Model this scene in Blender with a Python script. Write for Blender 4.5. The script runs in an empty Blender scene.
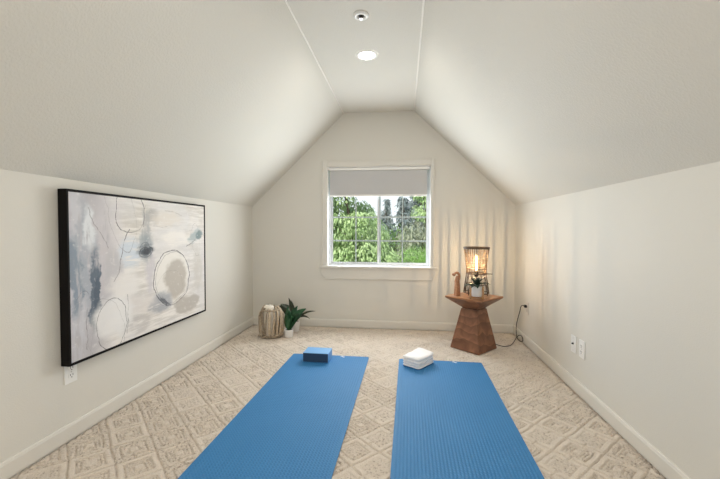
import bpy, bmesh, math, random
import numpy as np
from mathutils import Vector, Matrix, Euler

S = bpy.context.scene
COL = S.collection
random.seed(7)
RNG = np.random.default_rng(11)
PI = math.pi

# ------------------------------------------------------------------ dimensions (metres, camera stands above the origin)
XL, XR = -1.737, 1.1754          # side walls
YB, YR = 4.10, -2.0              # window wall, wall behind the camera
KNEE = 1.3575                    # height of the low side walls
CZ, CL, CR = 2.39, -0.669, 0.105 # flat ceiling: height, left edge, right edge
WX0, WX1, WZ0, WZ1 = -0.855, 0.290, 0.690, 1.797   # window opening
T = 0.14                         # wall thickness


# ------------------------------------------------------------------ object helpers
def link(o, parent=None):
    COL.objects.link(o)
    if parent is not None:
        o.parent = parent
    return o


def tag(o, label=None, cat=None, group=None, kind=None):
    if label: o['label'] = label
    if cat: o['category'] = cat
    if group: o['group'] = group
    if kind: o['kind'] = kind
    return o


def empty(name, loc=(0, 0, 0), rz=0.0):
    o = bpy.data.objects.new(name, None)
    o.empty_display_size = 0.05
    o.location = loc
    o.rotation_euler = (0, 0, rz)
    return link(o)


def obj(name, bm, mat, parent=None, smooth=False, bevel=0.0, loc=None, segs=2):
    bmesh.ops.recalc_face_normals(bm, faces=bm.faces[:])
    me = bpy.data.meshes.new(name)
    bm.to_mesh(me)
    bm.free()
    me.materials.append(mat)
    if smooth:
        for p in me.polygons:
            p.use_smooth = True
    o = bpy.data.objects.new(name, me)
    if loc is not None:
        o.location = loc
    if bevel:
        m = o.modifiers.new('bevel', 'BEVEL')
        m.width = bevel
        m.segments = segs
        m.limit_method = 'ANGLE'
        m.angle_limit = math.radians(40)
    return link(o, parent)


def box(bm, x0, x1, y0, y1, z0, z1):
    v = [bm.verts.new(p) for p in ((x0, y0, z0), (x1, y0, z0), (x1, y1, z0), (x0, y1, z0),
                                   (x0, y0, z1), (x1, y0, z1), (x1, y1, z1), (x0, y1, z1))]
    for f in ((0, 3, 2, 1), (4, 5, 6, 7), (0, 1, 5, 4), (1, 2, 6, 5), (2, 3, 7, 6), (3, 0, 4, 7)):
        bm.faces.new([v[i] for i in f])
    return v


def prism(bm, poly, axis, a, b):
    """Extrude a 2D polygon along an axis ('x': poly is (y,z); 'y': poly is (x,z); 'z': poly is (x,y))."""
    def P(p, t):
        return {'x': (t, p[0], p[1]), 'y': (p[0], t, p[1]), 'z': (p[0], p[1], t)}[axis]
    A = [bm.verts.new(P(p, a)) for p in poly]
    B = [bm.verts.new(P(p, b)) for p in poly]
    n = len(poly)
    bm.faces.new(A[::-1])
    bm.faces.new(B)
    for i in range(n):
        bm.faces.new((A[i], A[(i + 1) % n], B[(i + 1) % n], B[i]))


def lathe(bm, prof, n=32, cx=0, cy=0, cz=0, close=True):
    rings = []
    for r, z in prof:
        rings.append([bm.verts.new((cx + r * math.cos(2 * PI * k / n), cy + r * math.sin(2 * PI * k / n), cz + z)) for k in range(n)])
    for a, b in zip(rings, rings[1:]):
        for k in range(n):
            bm.faces.new((a[k], a[(k + 1) % n], b[(k + 1) % n], b[k]))
    if close:
        bm.faces.new(rings[0][::-1])
        bm.faces.new(rings[-1])


def torus(bm, R, r, cx, cy, cz, n=40, m=8, squash=1.0):
    rings = []
    for k in range(n):
        a = 2 * PI * k / n
        rings.append([bm.verts.new((cx + (R + r * math.cos(2 * PI * j / m)) * math.cos(a),
                                    cy + (R + r * math.cos(2 * PI * j / m)) * math.sin(a),
                                    cz + squash * r * math.sin(2 * PI * j / m))) for j in range(m)])
    for k in range(n):
        a, b = rings[k], rings[(k + 1) % n]
        for j in range(m):
            bm.faces.new((a[j], b[j], b[(j + 1) % m], a[(j + 1) % m]))


def spline(pts, sub=8):
    """Catmull-Rom through points."""
    P = [Vector(p) for p in pts]
    P = [P[0] * 2 - P[1]] + P + [P[-1] * 2 - P[-2]]
    out = []
    for i in range(1, len(P) - 2):
        p0, p1, p2, p3 = P[i - 1:i + 3]
        for s in range(sub):
            t = s / sub
            out.append(0.5 * ((2 * p1) + (p2 - p0) * t + (2 * p0 - 5 * p1 + 4 * p2 - p3) * t * t + (3 * p1 - p0 - 3 * p2 + p3) * t ** 3))
    out.append(P[-2])
    return out


def tube(bm, pts, rad, n=8):
    P = [Vector(p) for p in pts]
    R = rad if isinstance(rad, (list, tuple)) else [rad] * len(P)
    up = Vector((0.13, 0.27, 0.95)).normalized()
    rings = []
    for i, p in enumerate(P):
        d = (P[min(i + 1, len(P) - 1)] - P[max(i - 1, 0)]).normalized()
        a = d.cross(up)
        if a.length < 1e-3:
            a = d.cross(Vector((1, 0, 0)))
        a.normalize()
        b = a.cross(d).normalized()
        rings.append([bm.verts.new(p + R[i] * (math.cos(2 * PI * k / n) * a + math.sin(2 * PI * k / n) * b)) for k in range(n)])
    for a, b in zip(rings, rings[1:]):
        for k in range(n):
            bm.faces.new((a[k], a[(k + 1) % n], b[(k + 1) % n], b[k]))
    bm.faces.new(rings[0][::-1])
    bm.faces.new(rings[-1])


# ------------------------------------------------------------------ material helpers
class NT:
    def __init__(self, name):
        self.m = bpy.data.materials.new(name)
        self.m.use_nodes = True
        self.t = self.m.node_tree
        self.bsdf = self.t.nodes['Principled BSDF']
        self.out = self.t.nodes['Material Output']

    def n(self, typ, **kw):
        nd = self.t.nodes.new(typ)
        for k, v in kw.items():
            setattr(nd, k, v)
        return nd

    def put(self, sock, v):
        if isinstance(v, bpy.types.NodeSocket):
            self.t.links.new(v, sock)
        else:
            sock.default_value = v

    def math(self, op, a, b=0.0, c=0.0, clamp=False):
        nd = self.n('ShaderNodeMath', operation=op, use_clamp=clamp)
        for s, v in zip(nd.inputs, (a, b, c)):
            self.put(s, v)
        return nd.outputs[0]

    def vmath(self, op, a, b):
        nd = self.n('ShaderNodeVectorMath', operation=op)
        self.put(nd.inputs[0], a)
        self.put(nd.inputs[1], b)
        return nd.outputs[0]

    def smooth(self, v, lo, hi, to0=0.0, to1=1.0):
        nd = self.n('ShaderNodeMapRange', interpolation_type='SMOOTHSTEP')
        for s, x in zip(nd.inputs[:5], (v, lo, hi, to0, to1)):
            self.put(s, x)
        return nd.outputs[0]

    def noise(self, vec, scale, detail=3.0, rough=0.5, dist=0.0):
        nd = self.n('ShaderNodeTexNoise')
        if vec is not None:
            self.put(nd.inputs['Vector'], vec)
        nd.inputs['Scale'].default_value = scale
        nd.inputs['Detail'].default_value = detail
        nd.inputs['Roughness'].default_value = rough
        nd.inputs['Distortion'].default_value = dist
        return nd.outputs['Fac'], nd.outputs['Color']

    def coord(self, kind='Object', scale=None):
        o = self.n('ShaderNodeTexCoord').outputs[kind]
        if scale is not None:
            mp = self.n('ShaderNodeMapping')
            mp.inputs['Scale'].default_value = scale
            self.t.links.new(o, mp.inputs['Vector'])
            o = mp.outputs['Vector']
        return o

    def mix(self, fac, a, b):
        nd = self.n('ShaderNodeMix', data_type='RGBA')
        self.put(nd.inputs[0], fac)
        for s, v in ((nd.inputs[6], a), (nd.inputs[7], b)):
            if not isinstance(v, bpy.types.NodeSocket):
                v = (*v[:3], 1.0)
            self.put(s, v)
        return nd.outputs[2]

    def bump(self, h, strength, dist):
        nd = self.n('ShaderNodeBump')
        nd.inputs['Strength'].default_value = strength
        nd.inputs['Distance'].default_value = dist
        self.put(nd.inputs['Height'], h)
        self.t.links.new(nd.outputs[0], self.bsdf.inputs['Normal'])

    def set(self, color=None, rough=None, spec=None, metal=None):
        if color is not None:
            self.put(self.bsdf.inputs['Base Color'], (*color[:3], 1.0) if not isinstance(color, bpy.types.NodeSocket) else color)
        if rough is not None: self.put(self.bsdf.inputs['Roughness'], rough)
        if spec is not None: self.bsdf.inputs['Specular IOR Level'].default_value = spec
        if metal is not None: self.bsdf.inputs['Metallic'].default_value = metal
        return self


def plain(name, color, rough=0.5, spec=0.5, metal=0.0):
    return NT(name).set(color, rough, spec, metal).m


def paint(name, color, rough, bump_scale, bump_strength):
    k = NT(name)
    c = k.coord('Object')
    f, _ = k.noise(c, 1.3, 2)
    k.set(k.mix(f, [q * 0.985 for q in color], [min(1, q * 1.015) for q in color]), rough, 0.35)
    g, _ = k.noise(c, bump_scale, 3, 0.55)
    k.bump(k.smooth(g, 0.42, 0.62), bump_strength, 0.0012)
    return k.m


def wood(name, c0, c1, c2, scale=(1, 1, 1), rough=0.4, bands=14.0, knots=True):
    k = NT(name)
    c = k.coord('Object', scale)
    _, wc = k.noise(c, 2.6, 2)
    w = k.vmath('ADD', c, k.vmath('SCALE', wc, (0, 0, 0)))
    sc = k.t.nodes[-2] if False else None
    wv = k.n('ShaderNodeTexWave', wave_type='BANDS', bands_direction='Z', wave_profile='SAW')
    wv.inputs['Scale'].default_value = bands
    wv.inputs['Distortion'].default_value = 9.0
    wv.inputs['Detail'].default_value = 3.0
    wv.inputs['Detail Scale'].default_value = 0.7
    k.put(wv.inputs['Vector'], c)
    f1, _ = k.noise(c, 5.0, 4, 0.6, 1.6)
    col = k.mix(k.smooth(f1, 0.3, 0.7), c0, c1)
    col = k.mix(k.math('MULTIPLY', wv.outputs['Fac'], 0.55), col, c2)
    if knots:
        vo = k.n('ShaderNodeTexVoronoi')
        vo.inputs['Scale'].default_value = 6.5
        k.put(vo.inputs['Vector'], c)
        col = k.mix(k.smooth(vo.outputs['Distance'], 0.16, 0.05, 0, 0.75), col, [q * 0.4 for q in c2])
    k.set(col, rough, 0.4)
    k.bump(wv.outputs['Fac'], 0.12, 0.002)
    return k.m


M = {}
M['wall'] = paint('wall_paint', (0.672, 0.655, 0.605), 0.62, 170, 0.22)
M['ceil'] = paint('ceiling_paint', (0.672, 0.66, 0.615), 0.7, 95, 0.4)
M['trim'] = plain('trim_paint', (0.68, 0.66, 0.61), 0.45, 0.35)
M['bead'] = plain('ceiling_bead', (0.84, 0.82, 0.78), 0.5)
M['plate_beige'] = plain('beige_plastic', (0.68, 0.645, 0.59), 0.45)
M['white_vinyl'] = plain('white_vinyl', (0.70, 0.73, 0.77), 0.4)
M['white_jamb'] = plain('white_jamb', (0.86, 0.86, 0.86), 0.4)
M['plate'] = plain('white_plastic', (0.82, 0.82, 0.80), 0.35)
M['slot'] = plain('dark_slot', (0.02, 0.018, 0.016), 0.5)
M['metal'] = plain('brushed_metal', (0.55, 0.53, 0.5), 0.35, 0.5, 1.0)
M['black'] = plain('black_paint', (0.006, 0.005, 0.0045), 0.6, 0.12)
M['black_rubber'] = plain('black_cord', (0.02, 0.016, 0.014), 0.5)
M['white_ceramic'] = plain('white_ceramic', (0.80, 0.79, 0.77), 0.3)
M['soil'] = plain('dark_soil', (0.035, 0.024, 0.018), 0.95)
M['logo'] = plain('white_print', (0.85, 0.88, 0.9), 0.5)
M['candle'] = plain('cream_wax', (0.86, 0.80, 0.70), 0.5)
M['wick'] = plain('wick', (0.05, 0.04, 0.03), 0.9)

# grey roller-shade cloth
k = NT('shade_cloth')
c = k.coord('Object', (900, 900, 900))
wv = k.n('ShaderNodeTexWave', wave_type='BANDS', bands_direction='Z')
wv.inputs['Scale'].default_value = 1.0
k.put(wv.inputs['Vector'], c)
k.set(k.mix(wv.outputs['Fac'], (0.50, 0.50, 0.505), (0.56, 0.56, 0.565)), 0.85, 0.2)
M['shade'] = k.m

# clear window glass (thin pane)
k = NT('window_glass')
tr = k.n('ShaderNodeBsdfTransparent')
tr.inputs[0].default_value = (0.95, 0.97, 0.96, 1)
gl = k.n('ShaderNodeBsdfGlossy')
gl.inputs['Roughness'].default_value = 0.03
mx = k.n('ShaderNodeMixShader')
lw = k.n('ShaderNodeLayerWeight')
lw.inputs['Blend'].default_value = 0.15
k.put(mx.inputs[0], k.math('MULTIPLY', lw.outputs['Fresnel'], 0.6))
k.t.links.new(tr.outputs[0], mx.inputs[1])
k.t.links.new(gl.outputs[0], mx.inputs[2])
k.t.links.new(mx.outputs[0], k.out.inputs['Surface'])
M['glass'] = k.m

# bulb glass
k = NT('bulb_glass')
tr = k.n('ShaderNodeBsdfTransparent')
tr.inputs[0].default_value = (1.0, 0.93, 0.80, 1)
gl = k.n('ShaderNodeBsdfGlossy')
gl.inputs['Roughness'].default_value = 0.05
mx = k.n('ShaderNodeMixShader')
mx.inputs[0].default_value = 0.06
k.t.links.new(tr.outputs[0], mx.inputs[1])
k.t.links.new(gl.outputs[0], mx.inputs[2])
em = k.n('ShaderNodeEmission')
em.inputs[0].default_value = (1.0, .66, .34, 1)
em.inputs[1].default_value = 1.1
ad = k.n('ShaderNodeAddShader')
k.t.links.new(mx.outputs[0], ad.inputs[0])
k.t.links.new(em.outputs[0], ad.inputs[1])
k.t.links.new(ad.outputs[0], k.out.inputs['Surface'])
M['bulb'] = k.m


def emit(name, color, strength):
    k = NT(name)
    e = k.n('ShaderNodeEmission')
    e.inputs[0].default_value = (*color, 1)
    e.inputs[1].default_value = strength
    k.t.links.new(e.outputs[0], k.out.inputs['Surface'])
    return k.m


M['filament'] = emit('glowing_filament', (1.0, 0.74, 0.48), 1700.0)
M['led'] = emit('led_lens', (1.0, 0.95, 0.86), 18.0)

# sculpted loop carpet
k = NT('carpet')
c = k.coord('Object')
at = k.n('ShaderNodeAttribute', attribute_name='pile')
f1, _ = k.noise(c, 260, 2, 0.6)
f2, _ = k.noise(c, 85, 3, 0.6)
f3, _ = k.noise(c, 2.2, 2, 0.5)
base = k.mix(f3, (0.655, 0.57, 0.485), (0.715, 0.63, 0.54))
base = k.mix(k.smooth(f1, 0.35, 0.7), base, (0.78, 0.70, 0.605))
fleck = k.math('MULTIPLY', k.smooth(f2, 0.50, 0.70), at.outputs['Fac'])
base = k.mix(k.math('MULTIPLY', fleck, 0.7), base, (0.30, 0.22, 0.16))
k.set(base, 0.95, 0.1)
k.bump(k.math('ADD', f1, k.math('MULTIPLY', f2, 1.4)), 0.8, 0.005)
k.bsdf.inputs['Sheen Weight'].default_value = 0.15
M['carpet'] = k.m

# ribbed blue yoga mat
def mat_mat(name, col_a, col_b):
    k = NT(name)
    c = k.coord('Object')
    f, _ = k.noise(c, 3, 2)
    g, _ = k.noise(c, 700, 2)
    k.set(k.mix(f, col_a, col_b), 0.6, 0.25)
    k.bump(g, 0.25, 0.0006)
    return k.m


M['mat'] = mat_mat('blue_yoga_mat', (0.034, 0.185, 0.415), (0.046, 0.212, 0.46))
k = NT('blue_foam')
f, _ = k.noise(k.coord('Object'), 400, 2)
k.set(k.mix(f, (0.14, 0.37, 0.69), (0.16, 0.40, 0.73)), 0.45, 0.5)
k.bump(f, 0.15, 0.001)
M['foam'] = k.m
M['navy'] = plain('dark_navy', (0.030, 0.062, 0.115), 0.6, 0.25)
k = NT('white_terry')
f, _ = k.noise(k.coord('Object'), 420, 2)
k.set((0.86, 0.86, 0.87), 0.95, 0.1)
k.bsdf.inputs['Sheen Weight'].default_value = 0.3
k.bump(f, 0.5, 0.002)
M['towel'] = k.m

M['table_wood'] = wood('brown_wood', (0.31, 0.145, 0.078), (0.17, 0.072, 0.038), (0.065, 0.026, 0.014), (1.3, 1.3, 1.0), 0.34, 4.0)
M['table_top_wood'] = wood('top_wood', (0.46, 0.23, 0.11), (0.33, 0.15, 0.068), (0.18, 0.075, 0.033), (1, 1, 3), 0.33, 6.0, False)  # paler, more orange for the top: lamp light put into the wood colour
M['carved_wood'] = wood('carved_wood', (0.50, 0.26, 0.14), (0.40, 0.19, 0.10), (0.28, 0.12, 0.06), (4, 4, 1), 0.35, 12.0, False)
M['stand_wood'] = wood('stand_wood', (0.52, 0.31, 0.16), (0.44, 0.25, 0.12), (0.3, 0.16, 0.07), (6, 6, 1), 0.45, 12.0, False)
M['rattan'] = wood('dark_rattan', (0.13, 0.085, 0.05), (0.09, 0.055, 0.032), (0.05, 0.03, 0.02), (5, 5, 5), 0.55, 10.0, False)
M['rattan_light'] = wood('split_rattan', (0.30, 0.20, 0.11), (0.22, 0.14, 0.075), (0.12, 0.075, 0.04), (5, 5, 5), 0.55, 10.0, False)
M['drift'] = wood('driftwood', (0.56, 0.47, 0.35), (0.46, 0.37, 0.27), (0.27, 0.205, 0.145), (3, 3, 1.2), 0.8, 8.0, False)
_t = M['drift'].node_tree
_b = _t.nodes['Principled BSDF']
_src = _b.inputs['Base Color'].links[0].from_socket
_oi = _t.nodes.new('ShaderNodeObjectInfo')
_hs = _t.nodes.new('ShaderNodeHueSaturation')
_mr = _t.nodes.new('ShaderNodeMapRange')
_mr.inputs[3].default_value = 0.5
_mr.inputs[4].default_value = 1.25
_t.links.new(_oi.outputs['Random'], _mr.inputs[0])
_t.links.new(_mr.outputs[0], _hs.inputs['Value'])
_t.links.new(_src, _hs.inputs['Color'])
_t.links.new(_hs.outputs[0], _b.inputs['Base Color'])
M['bark'] = plain('bark', (0.10, 0.075, 0.055), 0.9)


def leafmat(name, a, b, rough=0.45, transl=0.25):
    k = NT(name)
    at = k.n('ShaderNodeAttribute', attribute_name='tone')
    col = k.mix(at.outputs['Fac'], a, b)
    k.set(col, rough, 0.3)
    if transl:
        t = k.n('ShaderNodeBsdfTranslucent')
        k.put(t.inputs[0], col)
        mx = k.n('ShaderNodeMixShader')
        mx.inputs[0].default_value = transl
        k.t.links.new(k.bsdf.outputs[0], mx.inputs[1])
        k.t.links.new(t.outputs[0], mx.inputs[2])
        k.t.links.new(mx.outputs[0], k.out.inputs['Surface'])
    return k.m


M['leaf_dark'] = leafmat('dark_green_leaf', (0.012, 0.045, 0.022), (0.035, 0.115, 0.05), 0.35, 0.06)
M['leaf_olive'] = leafmat('brown_green_leaf', (0.022, 0.026, 0.014), (0.045, 0.060, 0.030), 0.4, 0.06)
M['leaf_black'] = leafmat('blackish_leaf', (0.010, 0.022, 0.016), (0.022, 0.050, 0.034), 0.35, 0.04)

# ------------------------------------------------------------------ the room
# carpet: a real relief of nested squares set on the diagonal
NX, NY = 880, 800
xs = np.linspace(XL - 0.02, XR + 0.02, NX)
ys = np.linspace(1.40, YB + 0.02, NY)
X, Y = np.meshgrid(xs, ys)
Xw = X + 0.0016 * np.sin(Y * 31 + 1.3) + 0.0016 * np.sin(X * 47 + Y * 23)
Yw = Y + 0.0016 * np.sin(X * 29 + 0.4) + 0.0016 * np.sin(Y * 41 - X * 19)
L = 0.173
A = (Xw + Yw) / math.sqrt(2) - 0.153
B = (Xw - Yw) / math.sqrt(2) - 0.03
ia, ib = np.floor(A / L).astype(int), np.floor(B / L).astype(int)
fa, fb = A - (ia + 0.5) * L, B - (ib + 0.5) * L
cheb = np.maximum(np.abs(fa), np.abs(fb))
hsh = np.abs(np.sin(ia * 12.9898 + ib * 78.233) * 43758.5453) % 1.0


def groove(d, w):
    return np.exp(-(d / w) ** 2)


low = RNG.random((NY // 12 + 2, NX // 12 + 2))
low = np.kron(low, np.ones((12, 12)))[:NY, :NX]
rough = 0.25 + 0.45 * RNG.random(X.shape) + 0.35 * low
gr = groove(cheb - L / 2, 0.0042) * 1.0
gr = np.maximum(gr, groove(cheb - 0.055, 0.0040) * np.where(hsh > 0.12, 0.9, 0.35))
gr = np.maximum(gr, groove(cheb - 0.022, 0.0040) * np.where(hsh > 0.35, 0.8, 0.2))
gr = np.maximum(gr, groove(cheb - 0.038, 0.0035) * np.where((hsh > 0.2) & (hsh < .7), 0.6, 0))
gr = np.maximum(gr, groove(fa, 0.0040) * np.where((hsh > 0.6) & (cheb > 0.055), 0.7, 0))
gr = np.maximum(gr, groove(fb, 0.0040) * np.where((hsh < 0.4) & (cheb > 0.055), 0.7, 0))
loop = ((cheb < 0.055) & (cheb > 0.022)) | ((hsh > 0.5) & (cheb > 0.055)) | ((hsh < .3) & (cheb < .022))
Z = -0.0150 * gr * rough - 0.0045 * loop * RNG.random(X.shape) ** 2 - 0.0016 * RNG.random(X.shape)
edge = np.minimum(np.minimum(X - (XL + 0.015), (XR - 0.015) - X), (YB - 0.015) - Y)
Z -= 0.012 * np.exp(-(np.maximum(edge, 0) / 0.010) ** 2)
verts = np.stack([X, Y, Z], -1).reshape(-1, 3)
idx = np.arange(NX * NY).reshape(NY, NX)
quads = np.stack([idx[:-1, :-1], idx[:-1, 1:], idx[1:, 1:], idx[1:, :-1]], -1).reshape(-1, 4)
n0 = len(verts)
extra = [(XL - .02, YR, 0), (XR + .02, YR, 0), (XR + .02, 1.40, 0), (XL - .02, 1.40, 0)]
slab = [(XL - .02, YR, -.2), (XR + .02, YR, -.2), (XR + .02, YB + .02, -.2), (XL - .02, YB + .02, -.2)]
me = bpy.data.meshes.new('floor')
me.from_pydata([tuple(v) for v in verts.tolist()] + extra + slab, [],
               quads.tolist() + [(n0, n0 + 1, n0 + 2, n0 + 3), (n0 + 7, n0 + 6, n0 + 5, n0 + 4)])
att = me.attributes.new('pile', 'FLOAT', 'POINT')
pv = np.zeros(len(me.vertices), dtype=np.float32)
pv[:n0] = (loop * 0.9 + 0.12).reshape(-1)
pv[n0:] = 0.5
att.data.foreach_set('value', pv)
me.polygons.foreach_set('use_smooth', [True] * len(me.polygons))
me.materials.append(M['carpet'])
floor = link(bpy.data.objects.new('floor', me))
tag(floor, 'beige sculpted loop carpet with nested diamond pattern', None, None, 'structure')

# knee walls
bm = bmesh.new(); box(bm, XL - T, XL, YR - T, YB + T, -0.2, KNEE)
tag(obj('wall_left', bm, M['wall']), kind='structure')
bm = bmesh.new(); box(bm, XR, XR + T, YR - T, YB + T, -0.2, KNEE)
tag(obj('wall_right', bm, M['wall']), kind='structure')

# gable walls with an opening each
GABLE = [(XL, -0.2), (XR, -0.2), (XR, KNEE), (CR, CZ), (CL, CZ), (XL, KNEE)]


def gable(name, y0, y1, x0, x1, z0, z1):
    bm = bmesh.new()
    slope_l = lambda z: XL + (z - KNEE) / (CZ - KNEE) * (CL - XL)
    slope_r = lambda z: XR + (z - KNEE) / (CZ - KNEE) * (CR - XR)
    prism(bm, [(XL, -.2), (XR, -.2), (XR, z0), (XL, z0)], 'y', y0, y1)
    prism(bm, [(XL, z0), (x0, z0), (x0, z1), (slope_l(z1), z1), (XL, KNEE)], 'y', y0, y1)
    prism(bm, [(x1, z0), (XR, z0), (XR, KNEE), (slope_r(z1), z1), (x1, z1)], 'y', y0, y1)
    prism(bm, [(slope_l(z1), z1), (slope_r(z1), z1), (CR, CZ), (CL, CZ)], 'y', y0, y1)
    bmesh.ops.remove_doubles(bm, verts=bm.verts[:], dist=1e-5)
    return tag(obj(name, bm, M['wall']), kind='structure')


gable('wall_back', YB, YB + T, WX0, WX1, WZ0, WZ1)
gable('wall_front', YR - T, YR, -1.1, 0.55, 0.35, 1.80)

# ceiling: the flat strip and its two slopes
tk = 0.16
bm = bmesh.new()
prism(bm, [(XL - T, KNEE - T * (CZ - KNEE) / (CL - XL) + 0.0), (XL, KNEE), (CL, CZ), (CR, CZ), (XR, KNEE), (XR + T, KNEE - T * (CZ - KNEE) / (XR - CR)),
           (XR + T + .1, KNEE + .05), (CR + .05, CZ + tk), (CL - .05, CZ + tk), (XL - T - .1, KNEE + .05)], 'y', YR - T, YB + T)
tag(obj('ceiling', bm, M['ceil']), kind='structure')

# corner beads where the flat strip meets the slopes
for i, x in enumerate((CL, CR)):
    bm = bmesh.new()
    tube(bm, [(x, YR, CZ - 0.001), (x, YB, CZ - 0.001)], 0.0065, 8)
    tag(obj('trim_%d' % (i + 1), bm, M['bead'], smooth=True), kind='structure')

# baseboards
H, BT = 0.082, 0.013
prof = [(0, 0), (BT, 0), (BT, H - .014), (BT - .0015, H - .012), (BT - .003, H - .004), (BT - .006, H), (0, H)]
bm = bmesh.new(); prism(bm, [(XL + a, z) for a, z in prof], 'y', YR, YB)
tag(obj('baseboard_left', bm, M['trim']), kind='structure')
bm = bmesh.new(); prism(bm, [(XR - a, z) for a, z in prof], 'y', YR, YB)
tag(obj('baseboard_right', bm, M['trim']), kind='structure')
bm = bmesh.new(); prism(bm, [(YB - a, z) for a, z in prof], 'x', XL + BT, XR - BT)
tag(obj('baseboard_back', bm, M['trim']), kind='structure')

# ------------------------------------------------------------------ window
win = empty('window_1', (0, 0, 0))
tag(win, kind='structure')
YF = YB + 0.062                       # room side of the vinyl frame
# casing boards (painted like the wall)
bm = bmesh.new()
cw = 0.068
casing = [(0, 0), (0, -0.012), (0.010, -0.016), (0.052, -0.018), (0.060, -0.013), (cw, -0.013), (cw, 0)]   # across, out of the wall
prism(bm, [(WX0 - a, YB + b) for a, b in casing], 'z', WZ0 + 0.001, WZ1 + cw)
prism(bm, [(WX1 + a - .0, YB + b) for a, b in [(x * .62, y) for x, y in casing]], 'z', WZ0 + 0.001, WZ1 + cw)
prism(bm, [(YB + b, WZ1 + a) for a, b in casing], 'x', WX0, WX1)
obj('casing', bm, M['trim'], win)
# painted jamb liner
bm = bmesh.new()
jt = 0.006
prism(bm, [(WX0, WZ0), (WX0, WZ1), (WX1, WZ1), (WX1, WZ0), (WX1 - jt, WZ0), (WX1 - jt, WZ1 - jt), (WX0 + jt, WZ1 - jt), (WX0 + jt, WZ0)], 'y', YB - 0.005, YF)
obj('jamb', bm, M['white_jamb'], win)
# stool and apron
bm = bmesh.new()
prism(bm, [(WX0 - .087, YB - .040), (WX1 + .075, YB - .040), (WX1 + .075, YB), (WX1 - .001, YB), (WX1 - .001, YF), (WX0 + .001, YF), (WX0 + .001, YB), (WX0 - .087, YB)], 'z', WZ0 - 0.024, WZ0 + 0.001)
obj('sill', bm, M['trim'], win, bevel=0.005)
bm = bmesh.new()
prism(bm, [(WX0 - .074, WZ0 - .024), (WX1 + .060, WZ0 - .024), (WX1 + .060, WZ0 - .085), (WX1 + .018, WZ0 - .148), (WX0 - .020, WZ0 - .148), (WX0 - .074, WZ0 - .085)], 'y', YB - 0.016, YB)
obj('apron', bm, M['trim'], win, bevel=0.003)
# vinyl frame
fw = 0.024
bm = bmesh.new()
for (x0, x1, z0, z1) in ((WX0, WX0 + fw, WZ0, WZ1), (WX1 - fw, WX1, WZ0, WZ1), (WX0 + fw, WX1 - fw, WZ0, WZ0 + .016), (WX0 + fw, WX1 - fw, WZ1 - fw, WZ1)):
    box(bm, x0, x1, YF, YF + 0.07, z0, z1)
obj('window_frame', bm, M['white_vinyl'], win, bevel=0.004)
XM = -0.279
for side, (x0, x1, yo) in enumerate(((WX0 + fw, XM + 0.018, 0.030), (XM - 0.018, WX1 - fw, 0.006))):
    z0, z1, sw = WZ0 + .016, WZ1 - fw, 0.020
    y0, y1 = YF + yo, YF + yo + 0.024
    bm = bmesh.new()
    for (a, b, c_, d) in ((x0, x0 + sw, z0, z1), (x1 - sw, x1, z0, z1), (x0 + sw, x1 - sw, z0, z0 + sw), (x0 + sw, x1 - sw, z1 - sw, z1)):
        box(bm, a, b, y0, y1, c_, d)
    sash = obj('sash', bm, M['white_vinyl'], win, bevel=0.003)
    bm = bmesh.new()
    box(bm, x0 + sw, x1 - sw, y0 + 0.010, y0 + 0.014, z0 + sw, z1 - sw)
    obj('glass_pane', bm, M['glass'], sash)
    xm = (x0 + x1) / 2
    bm = bmesh.new()
    box(bm, xm - .0065, xm + .0065, y0 + 0.016, y0 + 0.022, z0 + sw, z1 - sw)
    for zz in (0.970, 1.238, 1.506):
        box(bm, x0 + sw, xm - .008, y0 + 0.016, y0 + 0.022, zz - .008, zz + .008)
        box(bm, xm + .008, x1 - sw, y0 + 0.016, y0 + 0.022, zz - .008, zz + .008)
    obj('grille', bm, M['white_vinyl'], sash)

# unseen window behind the camera, added as a light source for the room
added_win = empty('window_2'); tag(added_win, kind='structure')
bm = bmesh.new()
for (x0, x1, z0, z1) in ((-1.1, -1.06, .35, 1.8), (.51, .55, .35, 1.8), (-1.06, .51, .35, .39), (-1.06, .51, 1.76, 1.8), (-.295, -.255, .39, 1.76)):
    box(bm, x0, x1, YR - 0.10, YR - 0.05, z0, z1)
obj('window_frame', bm, M['white_vinyl'], added_win, bevel=0.003)

# roller shade
sh = empty('roller_shade', (-0.283, YB + 0.03, WZ1 - 0.008))
tag(sh, 'grey roller shade drawn a quarter down inside the window', 'window shade')
lx0, lx1 = WX0 + 0.022 + 0.283, WX1 - 0.040 + 0.283
bm = bmesh.new(); box(bm, lx0, lx1, -0.0008, 0.0008, -0.300, -0.016)
obj('shade_cloth', bm, M['shade'], sh)
bm = bmesh.new()
prism(bm, [(-0.004, -0.322), (0.005, -0.322), (0.005, -0.300), (-0.004, -0.300)], 'x', lx0, lx1)
obj('hem_bar', bm, M['plate'], sh, bevel=0.002)
bm = bmesh.new(); box(bm, WX0 + .008 + .283, WX1 - .012 + .283, -0.022, 0.026, -0.030, 0.0)
obj('head_rail', bm, M['plate'], sh, bevel=0.004)

# ------------------------------------------------------------------ ceiling fixtures
def downlight(x, y, label):
    t = empty('ceiling_downlight', (x, y, CZ))
    tag(t, label, 'ceiling light')
    bm = bmesh.new()
    lathe(bm, [(0.060, -0.001), (0.063, -0.007), (0.078, -0.006), (0.083, -0.001)], 40, close=False)
    obj('trim_ring', bm, M['plate'], t, smooth=True)
    bm = bmesh.new()
    lathe(bm, [(0.001, -0.0055), (0.040, -0.005), (0.0615, -0.004), (0.0615, -0.0005), (0.001, -0.0005)], 40)
    obj('lens', bm, M['led'], t, smooth=True)
    return t


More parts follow.
